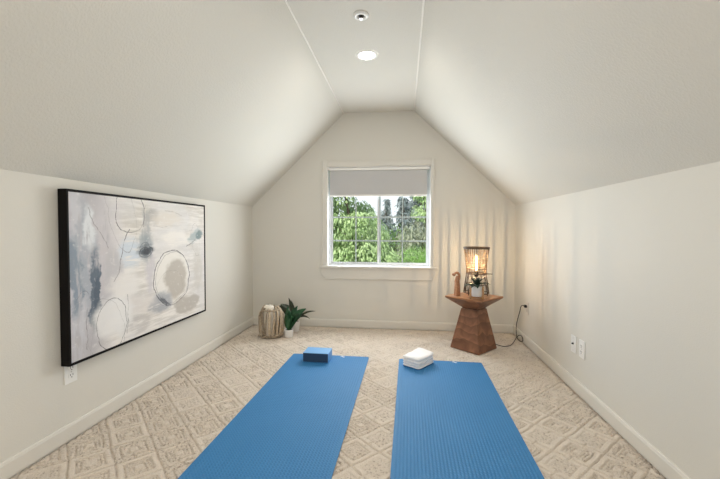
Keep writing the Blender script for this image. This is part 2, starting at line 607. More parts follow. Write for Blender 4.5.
def spot_lamp(name, x, y, power):
    d = bpy.data.lights.new(name, 'AREA')
    d.shape = 'DISK'; d.size = 0.12; d.energy = power
    d.color = (1.0, 0.94, 0.86)
    o = bpy.data.objects.new(name, d)
    o.location = (x, y, CZ - 0.012)
    return link(o)


downlight(-0.278, 2.761, 'round recessed ceiling light, switched on')
spot_lamp('downlight_lamp', -0.278, 2.761, 5.0)
spot_lamp('downlight_lamp', -0.278, 1.2, 6.0)  # unseen fill lamp added overhead, no fixture there
spot_lamp('downlight_lamp', -0.278, -0.5, 7.0)  # second added fill lamp, behind the camera, also without a fixture

t = empty('fire_sprinkler', (-0.263, 2.248, CZ))
tag(t, 'small round fire sprinkler in the ceiling strip, nearer than the light', 'sprinkler')
bm = bmesh.new()
lathe(bm, [(0.020, -0.002), (0.024, -0.012), (0.040, -0.012), (0.047, -0.006), (0.049, -0.0005), (0.020, -0.0005)], 36, close=False)
obj('escutcheon', bm, M['plate'], t, smooth=True)
bm = bmesh.new()
lathe(bm, [(0.0195, -0.0005), (0.0195, -0.002), (0.006, -0.003), (0.006, -0.016), (0.004, -0.017)], 24)
for s in (-1, 1):
    tube(bm, [(s * 0.006, 0, -0.006), (s * 0.010, 0, -0.015), (s * 0.003, 0, -0.023)], 0.0016, 6)
obj('sprinkler_head', bm, M['slot'], t, smooth=True)
bm = bmesh.new()
lathe(bm, [(0.001, -0.0245), (0.011, -0.0245), (0.011, -0.0228), (0.001, -0.0228)], 24)
obj('deflector', bm, M['metal'], t)


# ------------------------------------------------------------------ electrical plates
def plate(name, label, loc, rz, kind, cover=None):
    cover = cover or M['plate']
    """Built facing local -Y, then turned to its wall."""
    t = empty(name, loc, rz)
    tag(t, label, 'outlet')
    bm = bmesh.new(); box(bm, -.037, .037, -.006, 0, -.059, .059)
    obj('cover_plate', bm, cover, t, bevel=0.004)
    if kind == 'duplex':
        for z in (-.0195, .0195):
            bm = bmesh.new()
            prism(bm, [(-.0165, z - .010), (-.010, z - .0145), (.010, z - .0145), (.0165, z - .010), (.0165, z + .010), (.010, z + .0145), (-.010, z + .0145), (-.0165, z + .010)], 'y', -.0085, -.0055)
            r = obj('receptacle', bm, cover, t)
            bm = bmesh.new()
            box(bm, -.0085, -.0058, -.0090, -.0080, z - .001, z + .009)
            box(bm, .0058, .0085, -.0090, -.0080, z - .001, z + .009)
            lathe(bm, [(.0028, -.0006), (.0028, .0006)], 12, 0, 0, 0)
            for v in bm.verts[-24:]:
                v.co = Vector((v.co.x, -.0085 + v.co.z, z - .008 + v.co.y))
            obj('slots', bm, M['slot'], r)
    elif kind == 'coax':
        bm = bmesh.new()
        lathe(bm, [(.0075, .005), (.0075, .008), (.0048, .008), (.0048, .017), (.001, .017)], 16)
        for v in bm.verts:
            v.co = Vector((v.co.x, -v.co.z, v.co.y + .004))
        obj('connector', bm, M['slot'], t)
    for z in ((0,) if kind == 'duplex' else (-.042, .042)):
        bm = bmesh.new()
        n = 0
        lathe(bm, [(.003, 0), (.003, .0014), (.001, .0018)], 12)
        bm.verts.ensure_lookup_table()
        for v in bm.verts[n:]:
            v.co = Vector((v.co.x, -.006 - v.co.z, v.co.y + z))
        obj('screw', bm, M['metal'], t)
    return t


plate('wall_outlet', 'white duplex outlet on left wall, half under the painting', (XL, 1.732, 0.350), PI / 2, 'duplex')
plate('wall_plate', 'white cable jack plate on right wall, left one of the pair', (XR, 2.700, 0.309), -PI / 2, 'coax')
plate('wall_outlet', 'white duplex outlet on right wall, beside the cable jack plate', (XR, 2.578, 0.311), -PI / 2, 'duplex')
plate('wall_outlet', 'beige outlet by the far right corner with the lamp cord plugged in', (XR, 3.672, 0.350), -PI / 2, 'duplex', M['plate_beige'])

# ------------------------------------------------------------------ painting
PY0, PY1, PZ0, PZ1 = 1.677, 2.980, 0.398, 1.302
pt = empty('framed_painting', (XL, 0, 0))
tag(pt, 'large abstract grey, blue and cream painting in black floater frame', 'painting')
dp = 0.054
bm = bmesh.new()
ft = 0.010
for (a, b, c_, d) in ((PY0, PY0 + ft, PZ0, PZ1), (PY1 - ft, PY1, PZ0, PZ1), (PY0 + ft, PY1 - ft, PZ0, PZ0 + ft), (PY0 + ft, PY1 - ft, PZ1 - ft, PZ1)):
    box(bm, 0.004, dp, a, b, c_, d)
box(bm, 0.004, 0.012, PY0 + ft, PY1 - ft, PZ0 + ft, PZ1 - ft)
obj('frame', bm, M['black'], pt)

k = NT('abstract_canvas')
gen = k.coord('Generated')
_, nc = k.noise(gen, 3.0, 4, 0.6)
_, nc2 = k.noise(gen, 14.0, 3, 0.6)
off = k.vmath('MULTIPLY', k.vmath('SUBTRACT', nc, (.5, .5, .5)), (0, .10, .10))
off2 = k.vmath('MULTIPLY', k.vmath('SUBTRACT', nc2, (.5, .5, .5)), (0, .07, .07))
P1 = k.vmath('ADD', gen, k.vmath('ADD', off, off2))          # ragged paint edges
P2 = k.vmath('ADD', gen, k.vmath('MULTIPLY', off, (0, 1.1, 1.1)))   # hand-drawn lines


def uv(vec):
    sp = k.n('ShaderNodeSeparateXYZ')
    k.put(sp.inputs[0], vec)
    return sp.outputs[1], sp.outputs[2]


U1, V1 = uv(P1)
U2, V2 = uv(P2)
ASP = 0.69
def dist(u, v, cu, cv, ru, rv, ang=0.0):
    du = k.math('SUBTRACT', u, cu)
    dv = k.math('MULTIPLY', k.math('SUBTRACT', v, cv), ASP)
    ca, sa = math.cos(ang), math.sin(ang)
    a = k.math('ADD', k.math('MULTIPLY', du, ca), k.math('MULTIPLY', dv, sa))
    b = k.math('SUBTRACT', k.math('MULTIPLY', dv, ca), k.math('MULTIPLY', du, sa))
    a = k.math('DIVIDE', a, ru)
    b = k.math('DIVIDE', b, rv * ASP)
    return k.math('SQRT', k.math('ADD', k.math('MULTIPLY', a, a), k.math('MULTIPLY', b, b)))


sp_ = k.n('ShaderNodeMapping'); sp_.inputs['Scale'].default_value = (1, 9, 1.1)
k.t.links.new(gen, sp_.inputs['Vector'])
br, _ = k.noise(sp_.outputs[0], 4.5, 5, 0.65)           # vertical brush marks
sp2 = k.n('ShaderNodeMapping'); sp2.inputs['Scale'].default_value = (1, 1.3, 8)
k.t.links.new(gen, sp2.inputs['Vector'])
br2, _ = k.noise(sp2.outputs[0], 4.5, 5, 0.65)          # horizontal brush marks
dry, _ = k.noise(gen, 30, 4, 0.7)
big, _ = k.noise(gen, 3.4, 3, 0.5)
CREAM = (0.80, 0.755, 0.70)
col = k.mix(k.smooth(br2, .35, .65), (0.84, 0.805, 0.765), (0.61, 0.575, 0.53))
col = k.mix(k.smooth(big, .45, .65, 0, .65), col, (0.70, 0.69, 0.695))


def stain(cu, cv, ru, rv, c, alpha, soft=0.5, ang=0.0, brush=None):
    global col
    m = k.smooth(dist(U1, V1, cu, cv, ru, rv, ang), 1.0 + soft / 2, 1.0 - soft / 2, 0, alpha)
    if brush is not None:
        m = k.math('MULTIPLY', m, k.smooth(brush, .30, .50))
    col = k.mix(m, col, c)


def ring(cu, cv, ru, rv, w, c, alpha, ang=0.0, lo=.40, hi=.52):
    global col
    d = k.math('ABSOLUTE', k.math('SUBTRACT', dist(U2, V2, cu, cv, ru, rv, ang), 1.0))
    m = k.smooth(d, w, w * .35, 0, alpha)
    m = k.math('MULTIPLY', m, k.smooth(big, lo, hi, .35, 1))
    m = k.math('MULTIPLY', m, k.smooth(dry, .36, .5, .35, 1))
    col = k.mix(m, col, c)


stain(.06, .55, .16, .70, (.47, .455, .485), .9, .5)
stain(.03, .55, .06, .60, (.60, .60, .64), .9, .8, 0, br)
stain(.20, .70, .09, .34, (.66, .63, .65), .55, .8, 0, br)
stain(.085, .62, .05, .34, (.40, .43, .48), .95, .5, 0, br)
stain(.115, .40, .030, .26, (.13, .165, .21), 1.0, .4, 0, br)
stain(.125, .33, .020, .16, (.10, .13, .17), 1.0, .4, 0, br)
stain(.02, .50, .03, .24, (.25, .30, .36), .95, .5, 0, br)
stain(.10, .80, .03, .14, (.80, .82, .84), .8, .7, 0, br)
stain(.33, .61, .075, .10, (.62, .69, .77), .8, .9, .3, br2)
stain(.47, .49, .035, .17, (.60, .57, .60), .8, .7, 0, br)
stain(.485, .87, .07, .06, (.42, .41, .40), .9, .8, 0, br2)
stain(.44, .80, .03, .14, (.42, .43, .44), .9, .8, 0, br)
stain(.62, .86, .13, .06, (.74, .69, .63), .8, .8, 0, br2)
stain(.70, .70, .13, .06, (.84, .81, .77), .9, .6, 0, br2)
stain(.885, .72, .07, .055, (.40, .46, .47), .9, .6, .5, br2)
stain(.94, .735, .035, .04, (.18, .25, .26), .9, .6)
stain(.66, .39, .155, .21, (.82, .79, .74), .9, .35)
stain(.69, .37, .105, .16, (.50, .46, .41), .95, .35, .35)
stain(.80, .12, .13, .075, (.48, .445, .405), .9, .3)
stain(.92, .40, .05, .20, (.60, .57, .53), .7, .6, 0, br)
stain(.38, .10, .10, .06, (.56, .53, .51), .8, .6, 0, br2)
stain(.22, .50, .05, .16, (.52, .51, .53), .8, .6, 0, br)
stain(.555, .20, .10, .08, (.40, .41, .435), .95, .6, 0, br2)
stain(.38, .24, .12, .06, (.74, .70, .67), .8, .8, 0, br2)
stain(.30, .40, .10, .10, (.84, .81, .78), .8, .8)
stain(.22, .20, .11, .14, (.84, .83, .82), .8, .6)
stain(.433, .64, .055, .11, (.30, .34, .37), .85, .9, 0, br)
stain(.433, .612, .060, .052, (.09, .11, .13), .95, .9, .2, br2)
stain(.435, .61, .030, .032, (.04, .045, .055), .9, .9, .2, dry)
ring(.436, .60, .055, .040, .10, (.06, .07, .08), .8, .3)
ring(.430, .625, .040, .055, .08, (.08, .09, .10), .7, .4)
INK = (.085, .08, .085)


def stroke(u0, v0, u1, v1, w, c, alpha):
    global col
    L2 = (u1 - u0) ** 2 + ((v1 - v0) * ASP) ** 2
    du = k.math('SUBTRACT', U2, u0)
    dv = k.math('MULTIPLY', k.math('SUBTRACT', V2, v0), ASP)
    tt = k.math('DIVIDE', k.math('ADD', k.math('MULTIPLY', du, u1 - u0), k.math('MULTIPLY', dv, (v1 - v0) * ASP)), L2, clamp=True)
    ex = k.math('SUBTRACT', du, k.math('MULTIPLY', tt, u1 - u0))
    ey = k.math('SUBTRACT', dv, k.math('MULTIPLY', tt, (v1 - v0) * ASP))
    dd_ = k.math('SQRT', k.math('ADD', k.math('MULTIPLY', ex, ex), k.math('MULTIPLY', ey, ey)))
    m = k.smooth(dd_, w, w * .3, 0, alpha)
    m = k.math('MULTIPLY', m, k.smooth(dry, .38, .5, .3, 1))
    col = k.mix(m, col, c)


stroke(.325, .78, .27, .58, .0035, INK, .8)
stroke(.27, .58, .225, .44, .003, INK, .6)
stroke(.10, .93, .19, .66, .003, INK, .5)
stroke(.44, .97, .42, .80, .003, INK, .6)
stroke(.80, .63, .90, .69, .004, INK, .6)
stroke(.31, .33, .30, .05, .003, INK, .5)
stroke(.07, .30, .08, .04, .003, INK, .5)
stroke(.50, .80, .62, .80, .003, (.45, .43, .42), .6)
stroke(.60, .93, .75, .90, .004, (.50, .47, .45), .6)
ring(.335, .91, .10, .155, .030, INK, .9)
ring(.27, .95, .085, .34, .012, INK, .5, .25)
ring(.66, .38, .165, .225, .022, INK, .9)
ring(.667, .385, .158, .205, .014, INK, .6, .2)
ring(.63, .30, .12, .14, .012, INK, .35, .2)
ring(.215, .15, .082, .18, .024, INK, .75)
ring(.18, .12, .10, .22, .012, INK, .4, .3)
ring(.90, .68, .05, .16, .016, INK, .5, .3)
ring(.05, .15, .06, .25, .016, INK, .4)
stain(.585, .205, .055, .016, (.10, .11, .13), .85, .5, -.55)
col = k.mix(k.smooth(dry, .56, .7, 0, .35), col, (.86, .85, .83))
k.set(col, 0.6, 0.25)
k.bump(k.math('ADD', br, br2), .25, .002)
bm = bmesh.new(); box(bm, 0.012, dp - 0.004, PY0 + ft + .003, PY1 - ft - .003, PZ0 + ft + .003, PZ1 - ft - .003)
obj('canvas', bm, k.m, pt)


# ------------------------------------------------------------------ yoga mats
def yoga_mat(label, x0, x1, y0, y1, logo_x, rz=-0.0135):
    cx, cy = (x0 + x1) / 2, (y0 + y1) / 2
    w, l = (x1 - x0) / 2, (y1 - y0) / 2
    r = 0.018
    poly = []
    for (sx, sy, a0) in ((1, 1, 0), (-1, 1, 90), (-1, -1, 180), (1, -1, 270)):
        for q in range(5):
            a = math.radians(a0 + q * 22.5)
            poly.append((sx * (w - r) + r * math.cos(a), sy * (l - r) + r * math.sin(a)))
    # moulded surface: lengthwise ribs broken into small staggered cells
    px, py, th = 0.0170, 0.0190, 0.0052
    gx = np.linspace(-w, w, int(2 * w / px * 10))
    gy = np.linspace(-l, l, int(2 * l / py * 7))
    GX, GY = np.meshgrid(gx, gy)
    ribs = np.sin(2 * PI * GX / px)
    hgt = th + 0.0007 * ribs + 0.0007 * ribs * np.sin(2 * PI * GY / py)
    rim = np.minimum(w - np.abs(GX), l - np.abs(GY))
    hgt = np.where(rim < 0.012, th, hgt)
    # rounded corners: pull the corner vertices onto the arc
    qx, qy = np.abs(GX) - (w - r), np.abs(GY) - (l - r)
    dd = np.hypot(np.maximum(qx, 0), np.maximum(qy, 0))
    f = np.where((qx > 0) & (qy > 0) & (dd > r), r / np.maximum(dd, 1e-9), 1.0)
    GX = np.where((qx > 0) & (qy > 0), np.sign(GX) * ((w - r) + qx * f), GX)
    GY = np.where((qx > 0) & (qy > 0), np.sign(GY) * ((l - r) + qy * f), GY)
    ny, nx = GX.shape
    idx = np.arange(nx * ny).reshape(ny, nx)
    F = np.stack([idx[:-1, :-1], idx[:-1, 1:], idx[1:, 1:], idx[1:, :-1]], -1).reshape(-1, 4).tolist()
    V = np.stack([GX, GY, hgt], -1).reshape(-1, 3).tolist()
    loop_ = idx[0, :].tolist() + idx[1:, -1].tolist() + idx[-1, -2::-1].tolist() + idx[-2:0:-1, 0].tolist()
    b0 = len(V)
    V += [[V[q][0], V[q][1], 0.0] for q in loop_]
    m_ = len(loop_)
    for q in range(m_):
        F.append([loop_[q], b0 + q, b0 + (q + 1) % m_, loop_[(q + 1) % m_]])
    F.append([b0 + q for q in range(m_)][::-1])
    me = bpy.data.meshes.new('yoga_mat')
    me.from_pydata(V, [], F)
    me.materials.append(M['mat'])
    o = link(bpy.data.objects.new('yoga_mat', me))
    o.location = (cx - 0.0124, cy, 0.0003)
    o.rotation_euler = (0, 0, rz)
    tag(o, label, 'yoga mat', 'blue yoga mats side by side')
    # printed wave emblem near the far edge
    bm = bmesh.new()
    n = 14
    top, bot = [], []
    for i in range(n + 1):
        t_ = i / n
        x = logo_x - cx - 0.020 + 0.040 * t_
        y = l - 0.026 + 0.009 * math.sin(t_ * 2 * PI * 1.0)
        h = 0.0065 * math.sin(PI * t_) + 0.0012
        top.append((x, y + h)); bot.append((x, y - h))
    prism(bm, top + bot[::-1], 'z', 0.0060, 0.0074)
    obj('logo', bm, M['logo'], o)
    return o


yoga_mat('blue ribbed yoga mat on the left, under the foam block', -0.958, -0.290, 1.30, 3.138, -0.515)
yoga_mat('blue ribbed yoga mat on the right, under the white towel', -0.034, 0.640, 1.30, 3.118, 0.42)

# foam block
bm = bmesh.new(); box(bm, -.1075, .1075, -.076, .076, 0, .078)
blk = obj('yoga_block', bm, M['foam'], None, bevel=0.006, loc=(-0.713, 3.020, 0.0066), segs=3)
blk.rotation_euler = (0, 0, math.radians(-1.5))
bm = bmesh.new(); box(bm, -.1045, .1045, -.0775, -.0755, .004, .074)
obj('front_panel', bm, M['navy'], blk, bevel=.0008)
tag(blk, 'bright blue foam yoga block at the far end of the left mat', 'yoga block')

# folded towel: folded layers with rolled edges
def folded_layers():
    bm = bmesh.new()
    specs = [(0.0, 0.022, 0.168, 0.230, .6), (0.020, 0.021, 0.166, 0.228, -1.0), (0.040, 0.021, 0.167, 0.229, .5), (0.060, 0.024, 0.166, 0.228, -.5)]
    rnd = random.Random(3)
    for li, (z, th, a, b, rot) in enumerate(specs):
        nu, nv = 16, 20
        R = Matrix.Rotation(math.radians(rot), 3, 'Z')
        ox, oy = rnd.uniform(-.002, .002), rnd.uniform(-.002, .002)
        grid = {}
        for s in (0, 1):
            for i in range(nu + 1):
                for j in range(nv + 1):
                    u, v = i / nu * 2 - 1, j / nv * 2 - 1
                    edge = max(abs(u), abs(v))
                    rr = 1.0 if edge < .8 else math.sqrt(max(0.0, 1 - ((edge - .8) / .2) ** 2 * .92))
                    mid = z + th / 2
                    wav = 0.0025 * math.sin(3.1 * u + li) * math.cos(2.3 * v + li * 1.7) * (li / 3)
                    lift = (0.010 * max(0, v) ** 2 + 0.006 * max(0, -u) * max(0, v)) * (li / 3)
                    # far end of the top layers rises a little, near-left edge is rolled over
                    zz = mid + (1 if s else -1) * th / 2 * rr * 1.02 + wav + lift
                    if s and li == 3:
                        zz += 0.004 * math.cos(u * 1.5) + 0.0015 * math.sin(9 * v + 2 * u)
                    cr = (abs(u) ** 8 + abs(v) ** 8) ** (1 / 8) or 1
                    kk = edge / cr if edge > .5 else 1.0
                    p = R @ Vector((u * kk * a / 2 + ox, v * kk * b / 2 + oy, 0))
                    grid[s, i, j] = bm.verts.new((p.x, p.y, max(zz, 0.0)))
        for s in (0, 1):
            for i in range(nu):
                for j in range(nv):
                    q = [grid[s, i, j], grid[s, i + 1, j], grid[s, i + 1, j + 1], grid[s, i, j + 1]]
                    bm.faces.new(q if s else q[::-1])
        rim = [(i, 0) for i in range(nu)] + [(nu, j) for j in range(nv)] + [(i, nv) for i in range(nu, 0, -1)] + [(0, j) for j in range(nv, 0, -1)]
        for q in range(len(rim)):
            a_, b_ = rim[q], rim[(q + 1) % len(rim)]
            bm.faces.new((grid[0, a_[0], a_[1]], grid[0, b_[0], b_[1]], grid[1, b_[0], b_[1]], grid[1, a_[0], a_[1]]))
    # the fold that joins the layers along the near-left side
    return bm


tw = obj('folded_towel', folded_layers(), M['towel'], None, smooth=True, loc=(0.123, 3.012, 0.0066))
tw.rotation_euler = (0, 0, math.radians(-36))
tag(tw, 'folded white towel at the far left corner of the right mat', 'towel')

# ------------------------------------------------------------------ side table
TX, TY, TA = 0.649, 3.517, math.radians(47)
tb = empty('side_table', (TX, TY, 0), TA)
tag(tb, 'brown wooden hourglass pedestal side table in the right corner', 'side table')


def frustum(bm, levels):
    rings = []
    for s, z in levels:
        h = s / 2
        rings.append([bm.verts.new(p) for p in ((-h, -h, z), (h, -h, z), (h, h, z), (-h, h, z))])
    for a, b in zip(rings, rings[1:]):
        for i in range(4):
            bm.faces.new((a[i], a[(i + 1) % 4], b[(i + 1) % 4], b[i]))
    bm.faces.new(rings[0][::-1]); bm.faces.new(rings[-1])


bm = bmesh.new(); frustum(bm, [(.300, 0), (.300, .012), (.165, .372)])
obj('pedestal', bm, M['table_wood'], tb, bevel=0.004)
bm = bmesh.new(); frustum(bm, [(.150, .372), (.152, .380), (.372, .468), (.376, .4745)])
obj('flared_neck', bm, M['table_wood'], tb, bevel=0.002)
bm = bmesh.new(); frustum(bm, [(.376, .4745), (.374, .4855)])
obj('table_top', bm, M['table_top_wood'], tb, bevel=0.002)
TZ = 0.4857

# ------------------------------------------------------------------ lamp
LX, LY = 0.683, 3.597
lp = empty('table_lamp', (LX, LY, TZ))
tag(lp, 'glowing woven rattan table lamp on the wooden side table', 'lamp')
def shade_r(z):
    """hourglass outline of the woven shade (z above the table)"""
    pts = [(0.018, .116), (0.09, .108), (0.15, .098), (0.20, .090), (0.25, .091), (0.33, .099), (0.40, .109), (0.445, .117)]
    for (z0, r0), (z1, r1) in zip(pts, pts[1:]):
        if z <= z1:
            return r0 + (r1 - r0) * (z - z0) / (z1 - z0)
    return pts[-1][1]


bm = bmesh.new()
NS = 36
for i in range(NS):
    a = 2 * PI * i / NS + random.uniform(-.03, .03)
    pts = []
    for s in range(9):
        z = 0.195 + 0.25 * s / 8
        r = shade_r(z) + random.uniform(-.001, .001)
        pts.append((r * math.cos(a), r * math.sin(a), z))
    tube(bm, pts, 0.0024, 5)
for z, rad in ((0.27, .0014), (0.30, .0014), (0.33, .0014), (0.36, .0014), (0.39, .0014), (.415, .0014)):
    torus(bm, shade_r(z) + .002, rad, 0, 0, z, 40, 5)
obj('lamp_shade', bm, M['rattan_light'], lp, smooth=True)
bm = bmesh.new()
torus(bm, shade_r(.445), .0055, 0, 0, .445, 48, 8)
torus(bm, shade_r(.436) + .001, .0035, 0, 0, .436, 48, 6)
obj('top_hoop', bm, M['rattan'], lp, smooth=True)
bm = bmesh.new()
torus(bm, shade_r(.245) + .001, .003, 0, 0, .245, 48, 6)
torus(bm, shade_r(.20) + .001, .0045, 0, 0, .20, 48, 8)
tube(bm, [(-.05, 0, .198), (.142, -.02, .198)], .0038, 7)
obj('waist_hoop', bm, M['rattan'], lp, smooth=True)
bm = bmesh.new()
for i in range(14):
    a = 2 * PI * i / 14 + .1
    for q in (-.16, .16):
        pts = []
        for s in range(5):
            z = 0.198 - 0.178 * s / 4
            aa = a + q * s / 4
            pts.append((shade_r(z) * math.cos(aa), shade_r(z) * math.sin(aa), z))
        tube(bm, pts, 0.0023, 5)
torus(bm, shade_r(.10) + .001, .0028, 0, 0, .10, 48, 6)
torus(bm, shade_r(.02), .004, 0, 0, .020, 48, 8)
obj('flared_base', bm, M['rattan'], lp, smooth=True)
for i in range(4):
    a = PI / 4 + i * PI / 2
    bm = bmesh.new()
    tube(bm, [(.108 * math.cos(a), .108 * math.sin(a), .10), (.121 * math.cos(a), .121 * math.sin(a), 0.0035)], .0045, 7)
    obj('leg', bm, M['rattan'], lp, smooth=True)
bm = bmesh.new()
lathe(bm, [(.004, .17), (.017, .17), (.019, .175), (.019, .215), (.015, .222), (.010, .222)], 20)
for i in range(3):
    a = i * 2 * PI / 3 + .5
    tube(bm, [(.015 * math.cos(a), .015 * math.sin(a), .198), (.090 * math.cos(a), .090 * math.sin(a), .199)], .0025, 6)
obj('socket', bm, M['black'], lp, smooth=True)
bm = bmesh.new()
lathe(bm, [(.011, .222), (.013, .228), (.0155, .240), (.0155, .355), (.012, .370), (.004, .377)], 20)
bulb = obj('bulb', bm, M['bulb'], lp, smooth=True)
bm = bmesh.new()
lathe(bm, [(.0004, .238), (.0014, .239), (.0014, .352), (.0004, .353)], 10)
obj('filament', bm, M['filament'], bulb, smooth=True)
# cord: down behind the table, across the carpet, one loop by the wall, up to the outlet
W = lambda x, y, z: (x - LX, y - LY, z - TZ)
cord = [W(.690, 3.600, TZ + .172), W(.690, 3.604, TZ + .08), W(.692, 3.630, TZ + .010), W(.700, 3.700, TZ + .006), W(.708, 3.740, TZ + .002), W(.712, 3.765, TZ - .05), W(.720, 3.775, .25), W(.735, 3.775, .05),
        W(.775, 3.765, .008), W(.835, 3.70, .006), W(.885, 3.62, .006), W(.940, 3.575, .006), W(1.01, 3.62, .006), W(1.075, 3.735, .010),
        W(1.125, 3.815, .035), W(1.142, 3.775, .062), W(1.145, 3.715, .058), W(1.142, 3.700, .025), W(1.13, 3.755, .012), W(1.135, 3.85, .020), W(1.148, 3.925, .060),
        W(1.152, 3.930, .130), W(1.152, 3.880, .215), W(1.150, 3.820, .290), W(1.142, 3.765, .345), W(1.138, 3.712, .370), W(1.146, 3.680, .3705)]
bm = bmesh.new(); tube(bm, spline(cord, 6), .0036, 7)
obj('cord', bm, M['black_rubber'], lp, smooth=True)
bm = bmesh.new(); box(bm, 1.143 - LX, 1.1664 - LX, 3.657 - LY, 3.688 - LY, .357 - TZ, .383 - TZ)
obj('plug', bm, M['black_rubber'], lp, bevel=.005)

# ------------------------------------------------------------------ carved wooden figure
sc = empty('wooden_figurine', (0.494, 3.502, TZ), math.radians(10))
tag(sc, 'slim carved wooden figurine with bent head, left of the lamp', 'figurine')
bm = bmesh.new()
tube(bm, spline([(0, 0, 0), (0, 0, .03), (0, 0, .10), (-.002, 0, .135), (0.002, 0, .165), (.004, 0, .185)], 4), [.029] * 6 + [.028, .028, .027, .027, .026, .026, .025, .024, .023, .022, .020, .018, .016, .014, .012], 4)
obj('body', bm, M['carved_wood'], sc, bevel=.003)
bm = bmesh.new()
P = spline([(.012, 0, .140), (.019, 0, .168), (.016, 0, .198), (-.002, 0, .214), (-.020, 0, .208), (-.034, 0, .194)], 5)
tube(bm, P, [.0095 + .003 * math.sin(PI * i / (len(P) - 1)) for i in range(len(P))], 10)
P = spline([(-.012, 0, .150), (-.010, 0, .172), (0.002, 0, .186)], 5)
tube(bm, P, [.008] * (len(P) - 1) + [.004], 8)
# small bowed head
nn = len(bm.verts)
bmesh.ops.create_uvsphere(bm, u_segments=14, v_segments=10, radius=.0145, matrix=Matrix.Translation((-.034, 0, .196)) @ Matrix.Rotation(.6, 4, 'Y') @ Matrix.Diagonal((1.25, .9, .85, 1)))
obj('curved_head', bm, M['carved_wood'], sc, smooth=True)


# ------------------------------------------------------------------ leaves and potted plants
def leaf(bm, lay, base, az, el, length, width, droop, tone, segs=9, fold=.25, shape=.42, roll=0.0):
    """A curved tapering blade with a folded midrib; droop bends it downwards."""
    p = Vector(base)
    rows = []
    step = length / segs
    for i in range(segs + 1):
        t_ = i / segs
        e = el - droop * t_
        d = Vector((math.cos(az) * math.cos(e), math.sin(az) * math.cos(e), math.sin(e)))
        side = Vector((-math.sin(az), math.cos(az), 0))
        if roll:
            side = Matrix.Rotation(roll, 3, d) @ side
        up = side.cross(d) * -1
        w = width * (max(1e-3, math.sin(PI * t_ ** shape if shape < 1 else PI * t_)) ** .8) / 2 if 0 < t_ < 1 else width * .04
        rows.append((bm.verts.new(p + side * w + up * w * fold), bm.verts.new(p), bm.verts.new(p - side * w + up * w * fold)))
        p = p + d * step
    for a, b in zip(rows, rows[1:]):
        for i in (0, 1):
            bm.faces.new((a[i], a[i + 1], b[i + 1], b[i]))
    for r in rows:
        for v in r:
            v[lay] = min(1, max(0, tone + random.uniform(-.1, .1)))


def leafobj(name, specs, mat, parent, thick=.0012):
    """each spec is one leaf; every leaf is a part of its own"""
    for s in specs:
        bm = bmesh.new()
        lay = bm.verts.layers.float.new('tone')
        leaf(bm, lay, **s)
        o = obj(name, bm, mat, parent, smooth=True)
        m = o.modifiers.new('solid', 'SOLIDIFY'); m.thickness = thick


R = math.radians
# succulent in a white pot held by a four-legged wooden stand
sp = empty('potted_succulent', (0.645, 3.372, TZ), R(-10.8))
tag(sp, 'spiky dark plant in white pot on wooden legs, before the lamp', 'potted plant')
bm = bmesh.new()
lathe(bm, [(.030, .020), (.041, .022), (.043, .030), (.044, .108), (.044, .112), (.040, .112), (.039, .100), (.002, .099)], 32)
obj('pot', bm, M['white_ceramic'], sp, smooth=True)
bm = bmesh.new(); lathe(bm, [(.002, .096), (.039, .098), (.036, .103), (.002, .105)], 24)
obj('soil', bm, M['soil'], sp)
for i in range(4):
    a = PI / 4 + i * PI / 2
    ca, sa = math.cos(a), math.sin(a)
    bm = bmesh.new()
    tube(bm, [(.076 * ca, .076 * sa, .001), (.072 * ca, .072 * sa, .098)], [.0075, .0095], 10)
    obj('stand_leg', bm, M['stand_wood'], sp, smooth=True)
bm = bmesh.new()
for a in (PI / 4, 3 * PI / 4):
    n = len(bm.verts)
    box(bm, -.074, .074, -.005, .005, .010, .0195)
    bmesh.ops.rotate(bm, verts=bm.verts[n:], cent=(0, 0, 0), matrix=Matrix.Rotation(a, 3, 'Z'))
obj('stand_crossbar', bm, M['stand_wood'], sp)
rs = random.Random(5)
specs = []
for i in range(9):
    specs.append(dict(base=(0, 0, .105), az=i * 2 * PI / 9 + rs.uniform(-.2, .2), el=R(42) + rs.uniform(-.15, .15), length=.118 + rs.uniform(-.015, .015), width=.058, droop=R(75), tone=.3 + .4 * rs.random(), fold=.35, shape=.6))
for i in range(7):
    specs.append(dict(base=(0, 0, .108), az=i * 2 * PI / 7 + .3 + rs.uniform(-.2, .2), el=R(60) + rs.uniform(-.1, .1), length=.115 + rs.uniform(-.015, .012), width=.052, droop=R(30), tone=.2 + .5 * rs.random(), fold=.4, shape=.6))
leafobj('leaf', specs, M['leaf_black'], sp, .002)


def pot(parent, r0, r1, h):
    bm = bmesh.new()
    lathe(bm, [(r0 * .9, 0), (r0, .003), (r1, h - .002), (r1, h), (r1 - .005, h), (r1 - .006, h - .012), (.002, h - .013)], 32)
    obj('pot', bm, M['white_ceramic'], parent, smooth=True)
    bm = bmesh.new(); lathe(bm, [(.002, h - .016), (r1 - .006, h - .015), (r1 - .008, h - .008), (.002, h - .005)], 24)
    obj('soil', bm, M['soil'], parent)


